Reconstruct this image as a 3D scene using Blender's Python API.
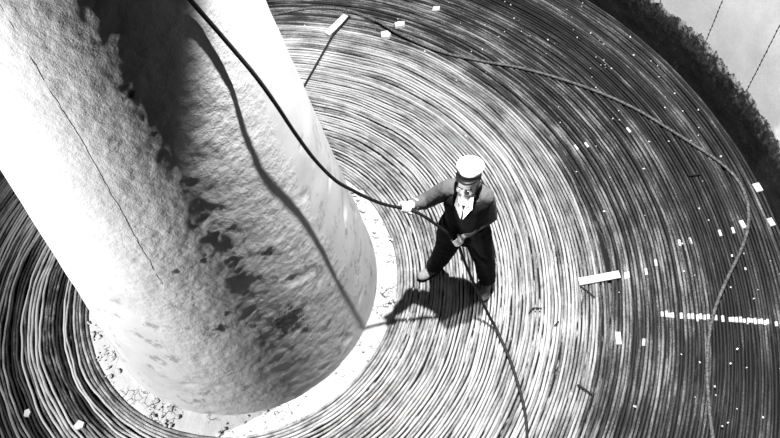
import bpy, bmesh, math, random
import numpy as np
from mathutils import Vector, Matrix, noise

for o in list(bpy.data.objects): bpy.data.objects.remove(o)
S = bpy.context.scene
COL = S.collection
R = math.radians
rng = random.Random(7)

# ------------------------------------------------------------------ camera
yaw, pit, rol, FPX = R(7.407), R(59.0015), R(-7.6356), 765.757
fw = Vector((math.cos(pit)*math.sin(yaw), math.cos(pit)*math.cos(yaw), -math.sin(pit)))
rt = fw.cross(Vector((0, 0, 1))).normalized(); up = rt.cross(fw)
rt2 = rt*math.cos(rol) + up*math.sin(rol); up2 = up*math.cos(rol) - rt*math.sin(rol)
cd = bpy.data.cameras.new('camera'); cam = bpy.data.objects.new('camera', cd); COL.objects.link(cam)
M = Matrix.Identity(4)
for i in range(3): M[i][0] = rt2[i]; M[i][1] = up2[i]; M[i][2] = -fw[i]
M.translation = Vector((0.924, -3.238, 5.855)); cam.matrix_world = M
cd.sensor_width = 36; cd.lens = FPX/780*36; cd.clip_start = 0.05
S.camera = cam

# ------------------------------------------------------------------ world, lamps, exposure
w = bpy.data.worlds.new('world'); S.world = w; w.use_nodes = True
w.node_tree.nodes['Background'].inputs[0].default_value = (.5, .5, .5, 1)
w.node_tree.nodes['Background'].inputs[1].default_value = 0.0
def lamp(name, loc, aim, watt, rad, size, blend):
    l = bpy.data.lights.new(name, 'SPOT'); l.energy = watt; l.shadow_soft_size = rad; l.spot_size = R(size); l.spot_blend = blend
    o = bpy.data.objects.new(name, l); COL.objects.link(o); o.location = loc
    o.rotation_euler = (Vector(aim)-Vector(loc)).to_track_quat('-Z', 'Y').to_euler(); return o
lamp('hanging_tank_lamp', (2.46, 0.22, 7.4), (2.62, -.12, 0), 14200, 0.07, 57.5, .18)
lamp('hanging_tank_lamp', (-3.90, -1.72, 3.6), (-.8, -.4, 2.15), 5000, 0.06, 80, .5)
V = S.view_settings
V.view_transform = 'Standard'; V.look = 'None'; V.gamma = 1; V.use_curve_mapping = False; V.exposure = 0.0

# ------------------------------------------------------------------ helpers
def tag(o, label=None, cat=None, group=None, kind=None):
    for k, v in (('label', label), ('category', cat), ('group', group), ('kind', kind)):
        if v: o[k] = v
    return o
def empty(name, loc=(0, 0, 0)):
    o = bpy.data.objects.new(name, None); COL.objects.link(o); o.location = loc; o.empty_display_size = .1; return o
def link(name, me, mat, parent=None, smooth=True):
    o = bpy.data.objects.new(name, me); COL.objects.link(o)
    if mat and not me.materials: me.materials.append(mat)
    if smooth and len(me.polygons): me.polygons.foreach_set('use_smooth', [True]*len(me.polygons))
    if parent:
        o.parent = parent
        o.matrix_parent_inverse = Matrix.Translation(parent.location).inverted() if parent.type == 'EMPTY' else parent.matrix_world.inverted()
    return o
def pyobj(name, vs, fs, mat, parent=None, smooth=True):
    me = bpy.data.meshes.new(name); me.from_pydata([tuple(v) for v in vs], [], fs); me.update()
    return link(name, me, mat, parent, smooth)
def bmobj(name, bm, mat, parent=None, smooth=False):
    me = bpy.data.meshes.new(name); bmesh.ops.recalc_face_normals(bm, faces=bm.faces); bm.to_mesh(me); bm.free()
    return link(name, me, mat, parent, smooth)

def mat(name, col, rough=.8, bump=None, nodes=None, spec=.12):
    m = bpy.data.materials.new(name); m.use_nodes = True
    nt = m.node_tree; b = nt.nodes['Principled BSDF']
    b.inputs['Base Color'].default_value = (col, col, col, 1); b.inputs['Roughness'].default_value = rough
    b.inputs['Specular IOR Level'].default_value = spec
    if nodes: nodes(nt, b)
    return m
def N(nt, t, **kw):
    n = nt.nodes.new(t)
    for k, v in kw.items():
        if k in n.inputs: n.inputs[k].default_value = v
        else: setattr(n, k, v)
    return n
def mathn(nt, op, a, b=None, c=None, clamp=False):
    n = nt.nodes.new('ShaderNodeMath'); n.operation = op; n.use_clamp = clamp
    for i, x in enumerate((a, b, c)):
        if x is None: continue
        if isinstance(x, (int, float)): n.inputs[i].default_value = x
        else: nt.links.new(x, n.inputs[i])
    return n.outputs[0]
def ramp(nt, fac, pts):
    n = nt.nodes.new('ShaderNodeValToRGB'); e = n.color_ramp.elements
    while len(e) < len(pts): e.new(.5)
    for q, (x, c) in zip(e, pts): q.position = x; q.color = (c, c, c, 1)
    nt.links.new(fac, n.inputs[0]); return n.outputs[0]
def noise_tex(nt, vec, scale, detail=4, rough=.6):
    n = N(nt, 'ShaderNodeTexNoise', Scale=scale, Detail=detail, Roughness=rough)
    if vec is not None: nt.links.new(vec, n.inputs['Vector'])
    return n.outputs['Fac']
def bumpn(nt, b, h, strength, dist):
    n = N(nt, 'ShaderNodeBump', Strength=strength, Distance=dist)
    nt.links.new(h, n.inputs['Height']); nt.links.new(n.outputs[0], b.inputs['Normal']); return n
ALB = .26     # film-grey albedo level of the whole tank
def setcol(nt, b, x):
    n = nt.nodes.new('ShaderNodeVectorMath'); n.operation = 'SCALE'; n.inputs['Scale'].default_value = ALB
    nt.links.new(x, n.inputs[0]); nt.links.new(n.outputs[0], b.inputs['Base Color'])
def polar(nt):
    g = N(nt, 'ShaderNodeNewGeometry'); s = N(nt, 'ShaderNodeSeparateXYZ'); nt.links.new(g.outputs['Position'], s.inputs[0])
    x, y, z = s.outputs
    r = mathn(nt, 'SQRT', mathn(nt, 'ADD', mathn(nt, 'MULTIPLY', x, x), mathn(nt, 'MULTIPLY', y, y)))
    return g, x, y, z, r, mathn(nt, 'DIVIDE', x, r), mathn(nt, 'DIVIDE', y, r)
def comb(nt, a, b, c):
    n = N(nt, 'ShaderNodeCombineXYZ')
    for i, q in enumerate((a, b, c)):
        if isinstance(q, (int, float)): n.inputs[i].default_value = q
        else: nt.links.new(q, n.inputs[i])
    return n.outputs[0]

# ------------------------------------------------------------------ materials
def turn_nodes(nt, b):
    g, x, y, z, r, cx, cy = polar(nt)
    obj = N(nt, 'ShaderNodeObjectInfo').outputs['Random']
    # whitewash worn along the lay of the cable: streaks long in angle, short in radius
    v1 = comb(nt, mathn(nt, 'MULTIPLY', r, 5.0), mathn(nt, 'MULTIPLY', cx, 7.0), mathn(nt, 'MULTIPLY', cy, 7.0))
    v2 = comb(nt, mathn(nt, 'MULTIPLY', r, 60.0), mathn(nt, 'MULTIPLY', cx, 16.0), mathn(nt, 'MULTIPLY', cy, 16.0))
    n1 = noise_tex(nt, v1, 1.0, 4, .6); n2 = noise_tex(nt, v2, 1.0, 3, .6)
    n3 = noise_tex(nt, g.outputs['Position'], 70, 3, .65)
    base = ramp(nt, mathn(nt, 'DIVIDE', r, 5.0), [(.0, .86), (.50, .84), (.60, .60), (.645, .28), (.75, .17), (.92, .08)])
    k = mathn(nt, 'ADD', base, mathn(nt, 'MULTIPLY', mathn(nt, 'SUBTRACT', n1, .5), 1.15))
    k = mathn(nt, 'ADD', k, mathn(nt, 'MULTIPLY', mathn(nt, 'SUBTRACT', n2, .5), 1.0))
    k = mathn(nt, 'ADD', k, mathn(nt, 'MULTIPLY', mathn(nt, 'SUBTRACT', n3, .5), .6))
    k = mathn(nt, 'ADD', k, mathn(nt, 'MULTIPLY', mathn(nt, 'SUBTRACT', obj, .5), .46), clamp=True)
    # shade on the lay behind the cone, painted into the colour turn by turn
    shade_mask = mathn(nt, 'ADD', mathn(nt, 'ADD', mathn(nt, 'MULTIPLY', cx, -.995), mathn(nt, 'MULTIPLY', cy, -.10)), mathn(nt, 'MULTIPLY', mathn(nt, 'SUBTRACT', n1, .5), .25))
    shade_mask = mathn(nt, 'MULTIPLY', ramp(nt, shade_mask, [(.80, 0), (.90, 1)]), mathn(nt, 'LESS_THAN', r, 3.0))
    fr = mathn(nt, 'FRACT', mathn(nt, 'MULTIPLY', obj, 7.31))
    k = mathn(nt, 'ADD', k, mathn(nt, 'MULTIPLY', shade_mask, mathn(nt, 'SUBTRACT', mathn(nt, 'MULTIPLY', fr, 1.1), .85)), clamp=True)
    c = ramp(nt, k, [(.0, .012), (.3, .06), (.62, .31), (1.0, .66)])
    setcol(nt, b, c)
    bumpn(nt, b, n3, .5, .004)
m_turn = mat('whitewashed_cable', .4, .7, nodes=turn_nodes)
def dark_cable(nt, b):
    g = N(nt, 'ShaderNodeNewGeometry'); n = noise_tex(nt, g.outputs['Position'], 90, 3)
    setcol(nt, b, ramp(nt, n, [(.35, .008), (.7, .025), (.85, .10)])); bumpn(nt, b, n, .4, .004)
m_haul = mat('tarred_cable', .02, .6, nodes=dark_cable)
def loose_cable(nt, b):
    g = N(nt, 'ShaderNodeNewGeometry'); n = noise_tex(nt, g.outputs['Position'], 60, 3)
    setcol(nt, b, ramp(nt, n, [(.35, .04), (.6, .18), (.85, .5)])); bumpn(nt, b, n, .4, .004)
m_loose = mat('chalky_tarred_cable', .1, .6, nodes=loose_cable)

def under_nodes(nt, b):
    g, x, y, z, r, cx, cy = polar(nt)
    v1 = comb(nt, mathn(nt, 'MULTIPLY', r, 5.0), mathn(nt, 'MULTIPLY', cx, 7.0), mathn(nt, 'MULTIPLY', cy, 7.0))
    n1 = noise_tex(nt, v1, 1.0, 4, .6)
    # slopped whitewash lying between the inner turns, bare tar farther out
    n2 = noise_tex(nt, comb(nt, mathn(nt, 'MULTIPLY', r, 14.0), mathn(nt, 'MULTIPLY', cx, 11.0), mathn(nt, 'MULTIPLY', cy, 11.0)), 1.0, 4, .6)
    m = mathn(nt, 'MULTIPLY', ramp(nt, n2, [(.50, 0), (.60, 1)]), ramp(nt, mathn(nt, 'DIVIDE', r, 5.0), [(.56, 1), (.64, .06)]))
    setcol(nt, b, ramp(nt, m, [(0, .012), (1, .75)]))
m_under = mat('tarred_floor', .02, .9, nodes=under_nodes)

CHIPS = [(.44, -.955, 1.03, .15), (.02, -1.02, 1.30, .055), (.10, -.99, 1.45, .035), (.47, -.84, 1.80, .05), (-.05, -.93, 2.0, .03), (.12, -.92, 2.02, .035), (.50, -.93, .80, .05), (.17, -.77, 3.3, .028), (.21, -1.0, 1.2, .03)]
def cone_nodes(nt, b):
    g, x, y, z, r, cx, cy = polar(nt)
    P = g.outputs['Position']
    n1 = noise_tex(nt, P, 9, 6, .62); n2 = noise_tex(nt, P, 34, 5, .65); n3 = noise_tex(nt, P, 130, 3, .6)
    vr = N(nt, 'ShaderNodeTexVoronoi', Scale=22.0, feature='SMOOTH_F1'); nt.links.new(P, vr.inputs['Vector'])
    h = mathn(nt, 'ADD', mathn(nt, 'MULTIPLY', n1, .9), mathn(nt, 'MULTIPLY', n2, .9))
    h = mathn(nt, 'ADD', h, mathn(nt, 'MULTIPLY', vr.outputs['Distance'], .6))
    h = mathn(nt, 'ADD', h, mathn(nt, 'MULTIPLY', n3, .4))
    # the blistering sits on the face towards the hatch ladder; the rest of the paint is smooth
    fm = mathn(nt, 'ADD', mathn(nt, 'MULTIPLY', cx, math.cos(R(-76))), mathn(nt, 'MULTIPLY', cy, math.sin(R(-76))))
    fm = ramp(nt, mathn(nt, 'ADD', fm, mathn(nt, 'MULTIPLY', mathn(nt, 'SUBTRACT', n1, .5), .3)), [(.76, .08), (.96, 1)])
    bumpn(nt, b, mathn(nt, 'MULTIPLY', h, fm), .36, .02)
    # dirt: chipped paint on the lower, camera-side face, faint smudges elsewhere
    low = ramp(nt, mathn(nt, 'DIVIDE', z, 4.0), [(.0, 1), (.35, .9), (.6, 0)])
    chip = ramp(nt, noise_tex(nt, P, 7, 5, .7), [(.56, 0), (.64, 1)])
    d = mathn(nt, 'MULTIPLY', mathn(nt, 'MULTIPLY', chip, low), .5)
    sm = ramp(nt, noise_tex(nt, P, 2.2, 5, .6), [(.45, 0), (.8, .30)])
    k = mathn(nt, 'MULTIPLY', mathn(nt, 'SUBTRACT', 1, d), mathn(nt, 'SUBTRACT', 1, sm))
    for px, py, pz, pr in CHIPS:                        # bare patches where the paint has broken off
        vd = N(nt, 'ShaderNodeVectorMath', operation='DISTANCE'); nt.links.new(P, vd.inputs[0]); vd.inputs[1].default_value = (px, py, pz)
        e = mathn(nt, 'ADD', mathn(nt, 'DIVIDE', vd.outputs['Value'], pr), mathn(nt, 'MULTIPLY', mathn(nt, 'SUBTRACT', n2, .5), 2.6))
        k = mathn(nt, 'MULTIPLY', k, ramp(nt, e, [(.55, .10), (.95, 1)]))
    setcol(nt, b, ramp(nt, k, [(0, .05), (1, .78)]))
m_cone = mat('blistered_white_paint', .78, .75, nodes=cone_nodes)

def mortar_nodes(nt, b):
    g = N(nt, 'ShaderNodeNewGeometry'); P = g.outputs['Position']
    nz = N(nt, 'ShaderNodeTexNoise', Scale=9.0, Detail=3); nt.links.new(P, nz.inputs['Vector'])
    mx = N(nt, 'ShaderNodeMixRGB', blend_type='ADD'); mx.inputs[0].default_value = .12
    nt.links.new(P, mx.inputs[1]); nt.links.new(nz.outputs['Color'], mx.inputs[2])
    vo = N(nt, 'ShaderNodeTexVoronoi', Scale=17.0, feature='DISTANCE_TO_EDGE'); nt.links.new(mx.outputs[0], vo.inputs['Vector'])
    crack = ramp(nt, vo.outputs['Distance'], [(.0, .12), (.035, .4), (.06, 1)])
    msk = ramp(nt, noise_tex(nt, P, 3.2, 3), [(.52, 1), (.60, 0)])
    k = mathn(nt, 'MAXIMUM', crack, msk)
    setcol(nt, b, mathn(nt, 'MULTIPLY', k, .74))
    bumpn(nt, b, noise_tex(nt, P, 40, 5), .5, .01)
m_mortar = mat('cracked_mortar', .7, .9, nodes=mortar_nodes)

def wall_nodes(nt, b):
    g, x, y, z, r, cx, cy = polar(nt); P = g.outputs['Position']
    n = noise_tex(nt, P, 3, 6, .6); n2 = noise_tex(nt, P, 60, 4, .6)
    setcol(nt, b, ramp(nt, mathn(nt, 'ADD', mathn(nt, 'MULTIPLY', n, .6), mathn(nt, 'MULTIPLY', n2, .4)), [(.3, .75), (.6, 1.05)]))
    bumpn(nt, b, n2, .25, .006)
m_wall = mat('limewashed_plate', .75, .8, nodes=wall_nodes)
def tar_nodes(nt, b):
    g, x, y, z, r, cx, cy = polar(nt); P = g.outputs['Position']
    v = comb(nt, mathn(nt, 'MULTIPLY', z, 6.0), mathn(nt, 'MULTIPLY', cx, 90.0), mathn(nt, 'MULTIPLY', cy, 90.0))
    n = noise_tex(nt, v, 1.0, 5, .65); n2 = noise_tex(nt, P, 25, 5, .65)
    k = mathn(nt, 'ADD', mathn(nt, 'MULTIPLY', n, .5), mathn(nt, 'MULTIPLY', n2, .5))
    k = mathn(nt, 'ADD', k, mathn(nt, 'MULTIPLY', ramp(nt, z, [(.2, 0), (.5, 1)]), .26))
    setcol(nt, b, ramp(nt, k, [(.56, .005), (.72, .05), (.84, .5)]))
    bumpn(nt, b, k, .8, .03)
m_tar = mat('tar_crust', .03, .75, nodes=tar_nodes)
def gritty(name, col, sc=60, var=.25, rough=.85, bd=.004, spec=.12):
    def nd(nt, b):
        g = N(nt, 'ShaderNodeTexCoord'); n = noise_tex(nt, g.outputs['Object'], sc, 4)
        setcol(nt, b, ramp(nt, n, [(.3, col*(1-var)), (.7, col*(1+var))])); bumpn(nt, b, n, .5, bd)
    return mat(name, col, rough, nodes=nd, spec=spec)
m_white = gritty('white_painted_wood', .82, 30, .08)
m_dark = gritty('dark_wire', .02, 60, .3)
m_rivet = gritty('rusty_rivet', .06, 80, .4)
m_flake = gritty('whitewash_flake', .8, 40, .1)
m_skin = gritty('skin', 1.15, 50, .15, .6)
m_lip = gritty('lip', .16, 50, .1, .6)
m_eye = gritty('eye', 2.2, 5, .05, .3)
m_hair = gritty('hair', .05, 120, .4)
m_knit = gritty('grey_knit', .19, 150, .35, .95, .004)
m_vest = gritty('black_cloth', .012, 120, .4, .95, .003)
m_trouser = gritty('dark_trouser_cloth', .011, 90, .4, .95, .004)
m_shirt = gritty('white_shirt', 3.0, 90, .06)
m_cap = gritty('white_cap_cloth', 1.6, 60, .04)
m_visor = gritty('black_visor', .015, 60, .2, .4)
m_shoe = gritty('pale_canvas_shoe', .42, 60, .3)
m_glove = gritty('white_glove', 1.6, 90, .08)

# ------------------------------------------------------------------ structure: floor, round wall
def annulus(name, r0, r1, z, n, mt, parent=None, rings=1, fz=None):
    vs, fs = [], []
    for j in range(rings+1):
        r = r0+(r1-r0)*j/rings
        for i in range(n):
            a = 2*math.pi*i/n; x, y = r*math.cos(a), r*math.sin(a)
            vs.append((x, y, z if fz is None else fz(x, y, r, j/rings)))
    for j in range(rings):
        for i in range(n):
            k = (i+1) % n
            fs.append((j*n+i, (j+1)*n+i, (j+1)*n+k, j*n+k))
    return pyobj(name, vs, fs, mt, parent)
fl = annulus('floor', 0.3, 4.8, -0.022, 128, m_under); tag(fl, 'tarred floor of the round tank under the coil', 'floor', kind='structure')

RW = 4.665
def curved_plate(a0, a1, z0, z1, r0, r1, n=6):
    vs, fs = [], []
    for i in range(n+1):
        a = a0+(a1-a0)*i/n; c, s = math.cos(a), math.sin(a)
        vs += [(r0*c, r0*s, z0), (r0*c, r0*s, z1), (r1*c, r1*s, z1), (r1*c, r1*s, z0)]
    for i in range(n):
        for j in range(4):
            k = (j+1) % 4
            fs.append((i*4+j, i*4+k, i*4+4+k, i*4+4+j))
    fs += [(3, 2, 1, 0), (n*4, n*4+1, n*4+2, n*4+3)]
    return vs, fs
wl = pyobj('wall_round', *curved_plate(0, 2*math.pi, -.05, 3.0, RW+.03, RW+.06, 128), m_rivet)
tag(wl, 'round tank wall of pale plates with a tarry foot', 'wall', kind='structure')
NP = 47; step = 2*math.pi/NP; A0 = R(4.3)
pm = bpy.data.meshes.new('plate'); vs, fs = curved_plate(.0009, step-.0009, -.04, 3.0, RW, RW+.03); pm.from_pydata(vs, [], fs); pm.update(); pm.materials.append(m_wall)
rb = bmesh.new()
for j in range(53):
    z = .05+j*.055
    bmesh.ops.create_icosphere(rb, subdivisions=1, radius=.009, matrix=Matrix.Translation((RW-.001, rng.uniform(-.003, .003), z+rng.uniform(-.006, .006))) @ Matrix.Diagonal((.5, 1, 1.3, 1)))
rm = bpy.data.meshes.new('rivet_row'); rb.to_mesh(rm); rb.free(); rm.materials.append(m_rivet)
for i in range(NP):
    o = link('plate', pm, None, wl, False); o.rotation_euler.z = A0+i*step
    o = link('rivet_row', rm, None, wl, True); o.rotation_euler.z = A0+i*step; o['kind'] = 'stuff'
# tar crust around the foot of the wall: ragged upper edge, proud of the plates
n, rows = 1700, 14; vs, fs = [], []
for i in range(n):
    a = 2*math.pi*i/n; c, s = math.cos(a), math.sin(a)
    e = .50+.07*noise.noise((c*5, s*5, 3))+.05*noise.noise((c*22, s*22, 5))+.05*noise.noise((c*70, s*70, 9))+.06*abs(noise.noise((c*190, s*190, 1)))
    for j in range(rows+1):
        t = j/rows; z = -.02+e*t
        d = .05*(1-t)+.014+.014*noise.noise((c*14, s*14, z*9))+.009*noise.noise((c*60, s*60, z*14))
        if j == rows: d = -.006
        else: d = max(d, .006)
        r = RW-d; vs.append((r*c, r*s, z))
for i in range(n):
    k = (i+1) % n
    for j in range(rows): fs.append((i*(rows+1)+j, k*(rows+1)+j, k*(rows+1)+j+1, i*(rows+1)+j+1))
o = pyobj('tar_crust', vs, fs, m_tar, wl); o['label'] = 'black ragged tar crust along the wall foot'

# ------------------------------------------------------------------ the central cone
RG, KC, ZT = 1.171, .116, 5.3
cone = tag(empty('tank_cone'), 'big blistered white cone rising from the middle of the coil', 'cone')
na, nz_ = 420, 330; vs, fs = [], []
for j in range(nz_+1):
    z = -.03+(ZT+.03)*j/nz_
    for i in range(na):
        a = 2*math.pi*i/na; c, s = math.cos(a), math.sin(a); r = RG-KC*z
        q = Vector((r*c, r*s, z))
        f = max(.12, min(1, (math.cos(a-R(-76))-.76)/.2))
        d = .004*noise.noise(q*4)+f*(.004*noise.noise(q*11)+.0022*noise.noise(q*24)+.0014*noise.noise(q*48))
        dn = noise.noise(q*6.5+Vector((3, 1, 7)))
        if dn > .38 and z < 2.2: d -= .03*(dn-.38)
        r += d; vs.append((r*c, r*s, z))
top = len(vs)
for k, (rr, zz) in enumerate(((.48, .06), (.3, .1), (.02, .12))):
    for i in range(na):
        a = 2*math.pi*i/na; vs.append((rr*math.cos(a), rr*math.sin(a), ZT+zz))
for j in range(nz_+3):
    for i in range(na):
        k = (i+1) % na; fs.append((j*na+i, j*na+k, (j+1)*na+k, (j+1)*na+i))
pyobj('cone_shell', vs, fs, m_cone, cone)
def tube(name, pts, rad, mt, parent=None, sides=8, closed=False, radf=None):
    P = [Vector(p) for p in pts]; vs, fs = [], []; n = len(P)
    for i, p in enumerate(P):
        t = (P[min(i+1, n-1)]-P[max(i-1, 0)]).normalized()
        u = Vector((0, 0, 1)); u = (u-t*u.dot(t))
        if u.length < .2: u = Vector((1, 0, 0)); u = u-t*u.dot(t)
        u.normalize(); v = t.cross(u); rr = rad if radf is None else radf(i/(n-1))
        for k in range(sides):
            a = 2*math.pi*k/sides; vs.append(p+u*rr*math.cos(a)+v*rr*math.sin(a))
    for i in range(n-1):
        for k in range(sides):
            l = (k+1) % sides; fs.append((i*sides+k, i*sides+l, (i+1)*sides+l, (i+1)*sides+k))
    fs += [tuple(range(sides))[::-1], tuple(range((n-1)*sides, n*sides))]
    return pyobj(name, vs, fs, mt, parent)
def spline(pts, sub=8):
    P = [Vector(p) for p in pts]; out = []
    for i in range(len(P)-1):
        a, b, c, d = P[max(i-1, 0)], P[i], P[i+1], P[min(i+2, len(P)-1)]
        for k in range(sub):
            t = k/sub
            out.append(.5*((2*b)+(c-a)*t+(2*a-5*b+4*c-d)*t*t+(3*b-a-3*c+d)*t**3))
    return out+[P[-1]]
for az, z0, z1 in ((-100, 1.9, 5.2), (20, .1, 5.2), (140, .1, 5.2)):
    pts = []
    for j in range(90):
        z = z0+(z1-z0)*j/89; a = R(az)+.006*noise.noise((z*3, az, 0)); r = RG-KC*z+.0025
        pts.append((r*math.cos(a), r*math.sin(a), z))
    o = tube('weld_seam', pts, .0011, m_cone, cone, 6)

# mortar bed between the cone foot and the innermost turns
bed = tag(empty('mortar_bed'), 'cracked pale mortar crust ringing the foot of the white cone', 'mortar')
annulus('crust', 1.05, 1.40, 0, 420, m_mortar, bed, 14, lambda x, y, r, t: .012*(1-t)+.008*noise.noise((x*9, y*9, 0))+.006*noise.noise((x*30, y*30, 2)) + (.02*max(0, 1.2-r)/.1 if r < 1.2 else 0) - .03*max(0, t-.75)/.25)
lb = bmesh.new()
for i in range(420):
    a = rng.uniform(0, 2*math.pi)
    if noise.noise((math.cos(a)*3, math.sin(a)*3, 4)) < -.05: continue
    r = rng.uniform(1.185, 1.345); s = rng.choice((.006, .008, .01, .014, .02))*rng.uniform(.7, 1.2)
    mm = Matrix.Translation((r*math.cos(a), r*math.sin(a), .014+s*.2)) @ Matrix.Rotation(rng.uniform(0, 6), 4, 'Z') @ Matrix.Diagonal((s*1.4, s, s*.7, 1))
    g = bmesh.ops.create_icosphere(lb, subdivisions=1, radius=1, matrix=mm)
    for v in g['verts']: v.co += Vector((rng.uniform(-1, 1), rng.uniform(-1, 1), rng.uniform(-.6, .6)))*s*.25
o = bmobj('mortar_crumbs', lb, m_mortar, bed); o['kind'] = 'stuff'

# ------------------------------------------------------------------ the cable coil
coil = tag(empty('cable_coil'), 'flat whitewashed coil of submarine cable filling the whole tank floor', 'cable coil')
CR = .0122; PITCH = .0285
def warp(r, a):
    c, s = math.cos(a), math.sin(a)
    d = .028*noise.noise((c*1.6, s*1.6, r*1.1)) + .012*noise.noise((c*5, s*5, r*2.2+9))
    f = max(0, min(1, (r-1.4)/.5)) * max(0, min(1, (4.55-r)/.4))
    d *= f
    deg = math.degrees(a); deg = deg-360 if deg > 180 else deg
    b = math.exp(-((deg+9)/9)**2)                       # a split in the lay, right of the man
    d += b*(.030 if r > 3.115 else -.012)*math.exp(-abs(r-3.115)/.25)
    b = math.exp(-((deg-33)/16)**2)
    d += -.03*b*math.exp(-((r-3.1)/.5)**2)
    return d
def jitter(i, a, amp):
    c, s = math.cos(a), math.sin(a)
    return amp*(noise.noise((c*4+i*.37, s*4, i*.43))*1.1+noise.noise((c*13, s*13+i*.9, i*.71))*.5)
def turn_pt(i, r, a):
    amp = (.0092 if i > 3 else .004)*(1+1.1*max(0, -math.cos(a-.12))**3*max(0, min(1, (2.9-r)/.6)))
    rr = r+warp(r, a)+jitter(i, a, amp)
    c, s = math.cos(a), math.sin(a)
    z = .003*noise.noise((c*6+i*1.7, s*6, i*2.3))+.0035*noise.noise((c*2, s*2+i*3.1, i))
    return Vector((rr*c, rr*s, z))
turns = []; r = 1.352; i = 0
while r < 4.60:
    turns.append(r); r += PITCH*rng.uniform(.84, 1.14)*(1.0 if rng.random() > .07 else 1.22)
SEG = 260; SD = 7
for i, r in enumerate(turns):
    cr = CR*rng.uniform(.84, 1.10); vs, fs = [], []
    for k in range(SEG):
        a = 2*math.pi*k/SEG; p = turn_pt(i, r, a); c, s = math.cos(a), math.sin(a)
        for j in range(SD):
            b = -.45+(math.pi+.9)*j/(SD-1)
            vs.append((p.x+c*cr*math.cos(b), p.y+s*cr*math.cos(b), p.z+cr*math.sin(b)))
    for k in range(SEG):
        l = (k+1) % SEG
        for j in range(SD-1): fs.append((k*SD+j, l*SD+j, l*SD+j+1, k*SD+j+1))
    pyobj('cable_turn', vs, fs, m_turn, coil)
# white tape bands wound on single turns, in the rows the photograph shows
def near_turn(x, y):
    a = math.atan2(y, x); R0 = math.hypot(x, y); best = None
    for i, r in enumerate(turns):
        if abs(r-R0) > .12: continue
        p = turn_pt(i, r, a); d = abs(math.hypot(p.x, p.y)-R0)
        if best is None or d < best[0]: best = (d, i, r)
    return a, best[1], best[2]
def band(i, r, a, length, parent):
    h = length/2/r
    tube('tape_band', [turn_pt(i, r, a+h*t) for t in (-1, -.5, 0, .5, 1)], CR*1.08, m_white, parent, 8)
for i, r in enumerate(turns):
    if 3.46 < r < 4.40 and rng.random() < .72: band(i, r, R(-20.7)+rng.uniform(-.002, .002), rng.uniform(.035, .055), coil)
for x, y in ((3.128, -.838), (3.179, -.843), (3.30, -.849), (3.689, -.674), (3.793, -.684), (4.065, -.682), (4.163, -.685), (3.44, -.80), (3.108, .483), (3.215, .51), (3.332, .51), (3.762, .56), (3.032, -1.422), (2.81, -1.33)):
    a, i, r = near_turn(x, y); band(i, r, a, .06, coil)

# small flakes of whitewash scattered over the dark outer turns
fb = bmesh.new()
for k in range(520):
    a = rng.uniform(-math.pi, math.pi); r = 4.55-abs(rng.gauss(0, .75))
    if r < 1.5: continue
    s = rng.choice((.003, .004, .005, .007))
    mm = Matrix.Translation((r*math.cos(a), r*math.sin(a), CR+.002)) @ Matrix.Rotation(rng.uniform(0, 6), 4, 'Z') @ Matrix.Rotation(rng.uniform(-.4, .4), 4, 'X') @ Matrix.Diagonal((s*rng.uniform(1, 2.2), s*1.2, .004, 1))
    bmesh.ops.create_cube(fb, size=1.6, matrix=mm)
o = bmobj('whitewash_flakes', fb, m_flake); tag(o, 'tiny white flakes scattered over the dark outer turns', 'flakes', kind='stuff')

# ------------------------------------------------------------------ the two loose cables
haul = [(0.459, -0.839, 4.35), (0.495, -0.751, 4.00), (0.513, -0.620, 3.72), (0.542, -0.573, 3.56), (0.592, -0.557, 3.38), (0.644, -0.557, 3.21), (.703, -.582, 3.04), (.757, -.597, 2.83), (.812, -.585, 2.54), (.88, -.573, 2.24), (.967, -.565, 1.98), (1.057, -.56, 1.82), (1.149, -.544, 1.66), (1.257, -.525, 1.5), (1.387, -.535, 1.4),
        (1.483, -.561, 1.33), (1.598, -.604, 1.18), (1.714, -.659, 1.0), (1.759, -.695, .78), (1.808, -.755, .55), (1.869, -.844, .3), (1.92, -.942, .12), (1.953, -1.035, .042), (1.977, -1.291, .028), (1.972, -1.526, .027), (1.952, -1.724, .027), (1.904, -1.907, .027), (1.813, -2.125, .027), (1.62, -2.38, .027), (1.3, -2.62, .027), (.9, -2.80, .027)]
o = tube('hauled_cable', spline(haul, 8), .0115, m_haul, None, 10)
tag(o, 'dark cable hanging past the cone and running through the man\'s hands', 'cable')
loose = [(-.5, 3.03, .026), (-.1, 3.07, .026), (.3, 3.075, .026), (.695, 3.06, .026), (.969, 3.055, .026), (1.237, 3.018, .03), (1.536, 2.874, .045), (1.805, 2.618, .055), (2.007, 2.344, .05), (2.34, 2.007, .034), (2.688, 1.77, .028), (3.037, 1.563, .028), (3.359, 1.313, .028), (3.66, 1.035, .028), (3.896, .758, .028), (4.073, .482, .028), (4.238, .205, .028), (4.365, -.03, .028), (4.426, -.25, .028), (4.399, -.47, .028), (4.295, -.69, .028), (4.133, -.885, .028), (3.933, -1.071, .028), (3.729, -1.275, .028), (3.572, -1.473, .028), (3.422, -1.733, .028), (3.298, -2.026, .028), (3.21, -2.273, .028), (3.117, -2.544, .028), (2.95, -2.85, .028)]
o = tube('loose_cable', spline([(q[0], q[1], q[2]+.002) for q in loose], 8), .0145, m_loose, None, 8)
tag(o, 'loose dark cable snaking across the outer turns towards the wall', 'cable')

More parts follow.
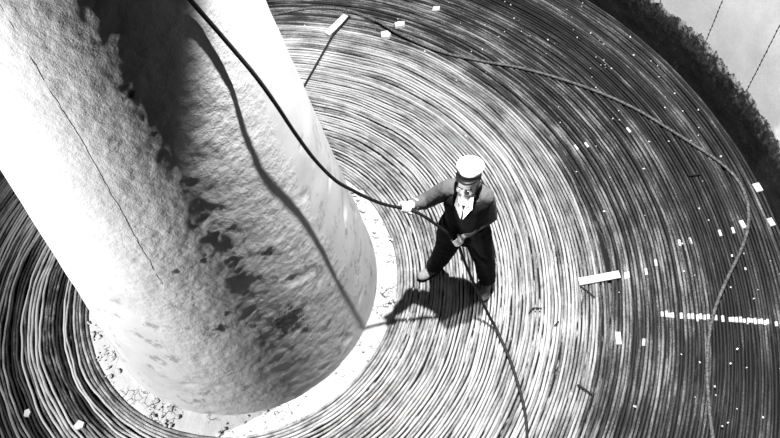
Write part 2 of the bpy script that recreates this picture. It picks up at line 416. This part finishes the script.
# ------------------------------------------------------------------ boards, sticks, tags and wire bits on the coil
def board_bm(p0, p1, wd, th, bev=.003):
    p0, p1 = Vector(p0), Vector(p1); d = p1-p0; bm = bmesh.new()
    bmesh.ops.create_cube(bm, size=1, matrix=Matrix.Translation((p0+p1)/2) @ Matrix.Rotation(math.atan2(d.y, d.x), 4, 'Z') @ Matrix.Diagonal((d.length, wd, th, 1)))
    bmesh.ops.bevel(bm, geom=bm.edges[:], offset=bev, segments=1, affect='EDGES'); return bm
o = bmobj('white_board', board_bm((2.74, -.796, .026), (3.087, -.823, .026), .068, .018), m_white)
tag(o, 'short white board lying across the turns right of the man', 'board')
st = tag(empty('marker_stick', (1.2, 2.4, .02)), 'long thin dark stick with a white paddle at its end, beyond the cone', 'stick')
tube('rod', [(1.565, 2.775, .034), (1.336, 2.560, .030), (.86, 1.89, .026)], .011, m_dark, st, 8)
bmobj('paddle', board_bm((1.535, 2.80, .030), (1.285, 2.60, .030), .075, .018), m_white, st)
def chunk(name, x, y, pts, th, label, cat, group=None, rot=0):
    bm = bmesh.new(); c, s = math.cos(rot), math.sin(rot)
    lo = [bm.verts.new((x+c*px-s*py, y+s*px+c*py, CR+.002)) for px, py in pts]
    hi = [bm.verts.new((x+c*px*.92-s*py*.92, y+s*px*.92+c*py*.92, CR+.002+th)) for px, py in pts]
    bm.faces.new(lo[::-1]); bm.faces.new(hi)
    for k in range(len(pts)):
        l = (k+1) % len(pts); bm.faces.new((lo[k], lo[l], hi[l], hi[k]))
    return tag(bmobj(name, bm, m_white), label, cat, group)
G = 'white scraps on the coil'
chunk('white_block', 1.866, 2.402, [(-.055, -.03), (.03, -.055), (.06, -.01), (.035, .045), (-.04, .05)], .03, 'five-sided white block beside the loose cable, nearer the cone', 'block', G)
chunk('white_block', 2.045, 2.495, [(-.06, -.03), (.045, -.035), (.06, .02), (-.01, .045), (-.055, .03)], .03, 'white block just across the loose cable from its five-sided neighbour', 'block', G)
chunk('white_scrap', 2.468, 2.612, [(-.05, -.02), (.03, -.035), (.05, .015), (-.02, .035)], .015, 'small white scrap at the top edge, beyond the two white blocks', 'scrap', G)
chunk('white_tag', 2.862, -1.344, [(-.022, -.055), (.02, -.055), (.022, .055), (-.022, .055)], .01, 'upright white tag between two turns below the white board', 'tag', G, -.28)
chunk('white_tag', 4.56, -.355, [(-.03, -.045), (.03, -.045), (.03, .045), (-.03, .045)], .012, 'white square tag against the wall, the farther of the outermost pair', 'tag', G)
chunk('white_tag', 4.50, -.705, [(-.022, -.04), (.022, -.04), (.022, .04), (-.022, .04)], .012, 'white tag on the outermost turn, the nearer of the outermost pair', 'tag', G)
chunk('white_tag', 4.264, -.66, [(-.018, -.04), (.018, -.04), (.018, .04), (-.018, .04)], .012, 'white tag touching the inner bend of the loose cable', 'tag', G)
chunk('white_scrap', -1.846, -.70, [(-.028, -.02), (.012, -.035), (.03, .0), (.018, .035), (-.02, .03)], .018, 'rounded white scrap at the far lower left corner', 'scrap', G)
chunk('white_scrap', -1.436, -.909, [(-.05, .0), (-.02, -.035), (.03, -.03), (.045, .01), (.0, .045)], .018, 'jagged white scrap on the turns left of the cone foot', 'scrap', G)
def wire(pts, label, rad=.006):
    o = tube('wire_offcut', spline([(q[0], q[1], q[2]+.005) for q in pts], 4), rad, m_dark, None, 6); tag(o, label, 'wire', 'dark wire offcuts')
wire([(2.735, -.838, .022), (2.772, -.895, .03), (2.812, -.965, .022)], 'bent dark wire under the near edge of the white board')
wire([(2.252, -.953, .02), (2.29, -.925, .028), (2.32, -.928, .026), (2.365, -.94, .02)], 'crooked dark wire between the man and the white board')
wire([(2.410, -1.620, .022), (2.45, -1.67, .024), (2.487, -1.722, .022)], 'straight dark wire offcut at the bottom, right of the hauled cable', .008)
wire([(4.048, -.074, .022), (4.09, -.09, .03), (4.15, -.092, .022)], 'short dark wire inside the upper bend of the loose cable', .008)
wire([(2.457, -1.085, .02), (2.435, -1.10, .028), (2.412, -1.112, .02)], 'tiny dark wire below the crooked one')

# ------------------------------------------------------------------ the man
def ring_loft(bm, rings, seg=20):
    """rings: (centre, axis_u, axis_v) -> closed lofted solid"""
    prev = None; first = None
    for c, u, v in rings:
        c, u, v = Vector(c), Vector(u), Vector(v)
        cur = [bm.verts.new(c+u*math.cos(2*math.pi*k/seg)+v*math.sin(2*math.pi*k/seg)) for k in range(seg)]
        if prev:
            for k in range(seg):
                l = (k+1) % seg; bm.faces.new((prev[k], prev[l], cur[l], cur[k]))
        else: first = cur
        prev = cur
    bm.faces.new(first[::-1]); bm.faces.new(prev)
def capsule(bm, p0, r0, p1, r1, seg=14):
    p0, p1 = Vector(p0), Vector(p1); t = (p1-p0).normalized()
    u = t.orthogonal().normalized(); v = t.cross(u); rings = []
    for k in range(5):
        a = math.pi/2*(1-(k+.35)/5); rings.append((p0-t*r0*math.sin(a), r0*math.cos(a)))
    for k in range(1, 4): rings.append((p0+(p1-p0)*k/4, r0+(r1-r0)*k/4))
    for k in range(5):
        a = math.pi/2*(k+.3)/5; rings.append((p1+t*r1*math.sin(a), r1*math.cos(a)))
    ring_loft(bm, [(c, u*q, v*q) for c, q in rings], seg)
def chain(bm, pts, seg=14):
    for (a, ra), (b, rb_) in zip(pts[:-1], pts[1:]): capsule(bm, a, ra, b, rb_, seg)
def blob(bm, c, rad, rot=None):
    m = Matrix.Translation(c) @ (rot.to_4x4() if rot else Matrix.Identity(4)) @ Matrix.Diagonal((*rad, 1))
    bmesh.ops.create_icosphere(bm, subdivisions=3, radius=1, matrix=m)
def fused(name, bm, voxel, mt, parent, smooth_it=4, wrinkle=0, freq=20):
    me = bpy.data.meshes.new('tmp'); bmesh.ops.recalc_face_normals(bm, faces=bm.faces); bm.to_mesh(me); bm.free()
    o = bpy.data.objects.new('tmp', me); COL.objects.link(o)
    md = o.modifiers.new('r', 'REMESH'); md.mode = 'VOXEL'; md.voxel_size = voxel
    sm = o.modifiers.new('s', 'SMOOTH'); sm.factor = .5; sm.iterations = smooth_it
    dg = bpy.context.evaluated_depsgraph_get(); dg.update()
    nm = bpy.data.meshes.new_from_object(o.evaluated_get(dg)); nm.name = name
    bpy.data.objects.remove(o); bpy.data.meshes.remove(me)
    if wrinkle:
        for v in nm.vertices:
            q = v.co*freq; v.co += v.normal*wrinkle*(noise.noise(Vector((q.x, q.y, q.z*.45)))+.5*noise.noise(q*2.1))
    nm.materials.clear()
    return link(name, nm, mt, parent)

man = tag(empty('person', (1.82, -.5, .014)), 'man in white peaked cap, black vest and dark trousers guiding the cable', 'person')
F = Vector((-.55, -.835, 0)).normalized()          # facing
LF = Vector((.835, -.55, 0)).normalized()          # his left
UP = Vector((0, 0, 1))
neck = Vector((1.835, -.545, 1.465)); pel = Vector((1.82, -.52, .93)); waist = Vector((1.828, -.53, 1.10)); chest = Vector((1.832, -.535, 1.30))
shR = Vector((1.715, -.475, 1.425)); shL = Vector((1.938, -.60, 1.415))
elR = Vector((1.555, -.405, 1.22)); elL = Vector((1.985, -.60, 1.135))
hipR = Vector((1.745, -.475, .90)); hipL = Vector((1.895, -.575, .90))
knR = Vector((1.700, -.43, .49)); knL = Vector((1.965, -.605, .49))
anR = Vector((1.625, -.36, .10)); anL = Vector((2.005, -.60, .10))
FR = Vector((-.95, -.30, 0)).normalized(); FL = Vector((-.45, -.89, 0)).normalized()
cabR = Vector((1.387, -.535, 1.40)); dirR = (Vector((1.483, -.561, 1.33))-Vector((1.257, -.525, 1.5))).normalized()
cabL = Vector((1.714, -.659, 1.0)); dirL = (Vector((1.759, -.695, .78))-Vector((1.598, -.604, 1.18))).normalized()

def hand(bm, c, ax, wrist, s=1.0, flip=1):
    """palm, four curled fingers and a thumb closed round a cable through c along ax; returns the wrist end of the palm"""
    n = (wrist-c); n = (n-ax*n.dot(ax)).normalized(); b = ax.cross(n).normalized()*flip
    palm = c+n*.033
    rot = Matrix((ax, b, n)).transposed()
    blob(bm, palm+n*.006, (.043*s, .036*s, .017*s), rot)
    capsule(bm, palm+n*.004, .024*s, wrist, .025*s)
    for k, (off, ln, rd) in enumerate(((.033, .95, .0088), (.011, 1.05, .0092), (-.011, 1.0, .0088), (-.032, .8, .0076))):
        pts = []
        for ph in (35, 85, 140, 200, 240*ln):
            rr = .0225+(.010 if ph < 60 else 0); a = R(ph)
            pts.append((c+ax*(off*s*(1.0 if ph < 100 else .9))+(n*math.cos(a)+b*math.sin(a))*rr, rd*s*(1-.0012*ph*.6)))
        chain(bm, pts, 10)
    pts = []
    for ph, off, rd in ((-25, .022, .0135), (-60, .045, .0115), (-115, .052, .0105), (-165, .045, .0088)):
        a = R(ph); rr = .025+(.012 if ph > -70 else 0)
        pts.append((c+ax*off*s+(n*math.cos(a)+b*math.sin(a))*rr, rd*s))
    chain(bm, pts, 10)
def wrist_pt(el, c, back):
    d = (el-c).normalized(); return c+d*back
wrR = wrist_pt(elR, cabR+Vector((0, .02, .0)), .085); wrL = wrist_pt(elL, cabL, .085)

def torso_rings(e, z0=.86, z1=1.5):
    prof = [(.86, .150, .105), (.95, .155, .112), (1.05, .140, .102), (1.12, .136, .100), (1.22, .148, .108), (1.32, .160, .112), (1.39, .158, .104), (1.44, .125, .085), (1.475, .075, .062), (1.50, .056, .056)]
    out = []
    for z, a, b_ in prof:
        if z < z0 or z > z1: continue
        t = (z-.93)/(neck.z-.93); c = pel.lerp(neck, max(0, min(1, t))); c = Vector((c.x, c.y, z))
        out.append((c, LF*(a+e), F*(b_+e)))
    return out
hc = Vector((1.822, -.562, 1.60))                  # head centre
hf = (F*.97+UP*.12).normalized(); hl = (LF-hf*LF.dot(hf)).normalized(); hu = hl.cross(hf)*-1
if hu.z < 0: hu = -hu
Hr = Matrix((hl, hf, hu)).transposed()              # local x=his left, y=forward, z=crown
def H(x, y, z): return hc+Hr @ Vector((x, y, z))
# body: one continuous surface (head, neck, trunk, arms, hands, legs, feet)
bm = bmesh.new()
ring_loft(bm, torso_rings(-.02))
blob(bm, H(0, -.012, .025), (.074, .092, .088), Hr); blob(bm, H(0, .02, -.035), (.060, .068, .075), Hr)
blob(bm, H(0, .055, -.088), (.030, .028, .024), Hr)                              # chin
blob(bm, H(0, .078, .018), (.052, .018, .014), Hr)                               # brow
chain(bm, [(H(0, .088, .012), .010), (H(0, .104, -.022), .0135), (H(0, .092, -.032), .012)], 10)  # nose
for s in (-1, 1):
    blob(bm, H(s*.040, .062, -.03), (.022, .024, .022), Hr)                      # cheek
    blob(bm, H(s*.077, -.008, -.012), (.010, .020, .032), Hr)                    # ear
capsule(bm, neck-UP*.03, .056, H(0, -.02, -.06), .052)
chain(bm, [(shR, .05), (elR, .04), (wrR, .027)]); chain(bm, [(shL, .05), (elL, .04), (wrL, .027)])
hand(bm, cabR, dirR, wrR, 1.0, 1); hand(bm, cabL, dirL, wrL, 1.0, 1)
for hp, kn, an, fd in ((hipR, knR, anR, FR), (hipL, knL, anL, FL)):
    chain(bm, [(hp, .08), (kn, .052), (an, .036)]); capsule(bm, an-UP*.05, .034, an-UP*.06+fd*.13, .026)
body = fused('body', bm, .0055, m_skin, man, 3)
for s in (-1, 1):
    eb = bmesh.new(); blob(eb, H(s*.030, .083, .000), (.011, .008, .007), Hr); o = bmobj('eye', eb, m_eye, man, True)
    pb = bmesh.new(); blob(pb, H(s*.030, .0895, -.002), (.0045, .003, .0045), Hr); bmobj('iris', pb, m_vest, o, True)
    bb = bmesh.new(); capsule(bb, H(s*.014, .096, .018), .005, H(s*.046, .083, .020), .004, 8); bmobj('eyebrow', bb, m_hair, man, True)
mb = bmesh.new(); capsule(mb, H(-.020, .081, -.060), .006, H(.020, .081, -.060), .006, 8); bmobj('mouth', mb, m_lip, man, True)
hb = bmesh.new(); blob(hb, H(0, -.032, .018), (.081, .082, .086), Hr); blob(hb, H(0, -.065, -.03), (.062, .04, .05), Hr)
fused('hair', hb, .007, m_hair, man, 2)
# shirt collar: two white points opening in a V
for s in (-1, 1):
    cb = bmesh.new()
    def cp(x, y, z): return neck+LF*x+F*y+UP*z
    q = [cp(s*.066, -.02, .055), cp(s*.056, .075, .035), cp(s*.062, .128, -.030), cp(s*.008, .165, -.135), cp(s*.003, .135, -.06), cp(s*.028, .095, .01)]
    q2 = [p_-F*.012 for p_ in q]
    a = [cb.verts.new(p_) for p_ in q]; b_ = [cb.verts.new(p_) for p_ in q2]
    cb.faces.new(a); cb.faces.new(b_[::-1])
    for k in range(6): cb.faces.new((a[k], a[(k+1) % 6], b_[(k+1) % 6], b_[k]))
    bmobj('shirt_collar', cb, m_shirt, man)
sb = bmesh.new(); blob(sb, neck+F*.085-UP*.045, (.042, .030, .070), Matrix((LF, F, UP)).transposed()); bmobj('shirt_front', sb, m_shirt, man, True)
# grey jersey with sleeves
jb = bmesh.new(); ring_loft(jb, torso_rings(.006, 1.0, 1.45))
chain(jb, [(shR.lerp(neck, .25), .072), (shR, .066), (elR, .058), (wrR+(elR-wrR)*.12, .042)]); chain(jb, [(shL.lerp(neck, .25), .070), (shL, .064), (elL, .054), (wrL+(elL-wrL)*.1, .040)])
fused('jersey', jb, .009, m_knit, man, 3, .006, 22)
# black sleeveless vest over it
vb = bmesh.new(); ring_loft(vb, [(c, u*.93, v*1.06) for c, u, v in torso_rings(.026, .86, 1.44)])
for s, sh in ((-1, shR), (1, shL)):
    a = sh.lerp(neck, .45)
    chain(vb, [(a+F*.045-UP*.03, .040), (a-UP*.0+F*.0, .048), (a-F*.05-UP*.04, .045)])
fused('vest', vb, .009, m_vest, man, 3, .004, 18)
# trousers: wide, gathered
tb = bmesh.new(); ring_loft(tb, torso_rings(.032, .86, 1.1))
for hp, kn, an, top in ((hipR, knR, anR, pel), (hipL, knL, anL, pel)):
    chain(tb, [(hp+UP*.02, .112), (hp.lerp(kn, .5), .100), (kn, .086), (kn.lerp(an, .5), .080), (an+UP*.02, .074)])
fused('trousers', tb, .010, m_trouser, man, 3, .009, 14)
for an, fd in ((anR, FR), (anL, FL)):
    sd = fd.cross(UP); rot = Matrix((fd, sd, UP)).transposed(); kb = bmesh.new()
    blob(kb, Vector((an.x, an.y, .056))+fd*.02, (.085, .044, .046), rot); blob(kb, Vector((an.x, an.y, .05))+fd*.105, (.070, .046, .036), rot)
    capsule(kb, Vector((an.x, an.y, .06)), .045, Vector((an.x, an.y, .115)), .046)
    sh_ = fused('shoe', kb, .008, m_shoe, man, 2)
    so = bmesh.new(); ring_loft(so, [(Vector((an.x, an.y, z))+fd*.05, fd*.128, sd*.048) for z in (.0135, .026)], 24); bmobj('sole', so, m_visor, sh_, True)
# cuff at the reaching hand
cb = bmesh.new(); capsule(cb, wrR+(elR-wrR)*.02, .034, wrR+(elR-wrR)*.22, .045); fused('cuff', cb, .006, m_glove, man, 2)
# peaked cap: band, soft white crown, visor, badge button
cap = Matrix.Translation(H(0, -.016, .072)) @ (Hr @ Matrix.Rotation(R(12), 3, 'X')).to_4x4()
def cap_lathe(name, prof, mt, sx=1.0, sy=1.1, parent=man):
    b = bmesh.new(); Xa = cap.to_3x3()
    ring_loft(b, [(cap @ Vector((0, yo, z)), Xa @ Vector((r_*sx, 0, 0)), Xa @ Vector((0, r_*sy, 0))) for r_, z, yo in prof], 32)
    return bmobj(name, b, mt, parent, True)
cap_lathe('cap_band', [(.079, -.016, -.004), (.081, -.014, -.004), (.082, .012, -.004), (.079, .016, -.004)], m_visor)
cap_lathe('cap_crown', [(.081, .012, -.006), (.085, .022, -.010), (.091, .034, -.018), (.092, .042, -.022), (.086, .050, -.024), (.062, .056, -.024), (.03, .058, -.024)], m_cap)
vb = bmesh.new(); lo, hi = [], []
for k in range(17):
    a = R(20+140*k/16)
    for lst, dz in ((lo, 0), (hi, .006)):
        e = math.sin(a)
        lst.append((vb.verts.new(cap @ Vector((.078*math.cos(a), .080*math.sin(a), -.010+dz))), vb.verts.new(cap @ Vector((.086*math.cos(a), .084*e+.045*max(0, e-.25), -.010+dz-.020*max(0, e-.2))))))
for k in range(16):
    vb.faces.new((hi[k][0], hi[k][1], hi[k+1][1], hi[k+1][0])); vb.faces.new((lo[k][0], lo[k+1][0], lo[k+1][1], lo[k][1]))
    vb.faces.new((lo[k][1], lo[k+1][1], hi[k+1][1], hi[k][1])); vb.faces.new((lo[k][0], hi[k][0], hi[k+1][0], lo[k+1][0]))
for k in (0, 16): vb.faces.new((lo[k][0], lo[k][1], hi[k][1], hi[k][0]))
bmobj('cap_visor', vb, m_visor, man, True)
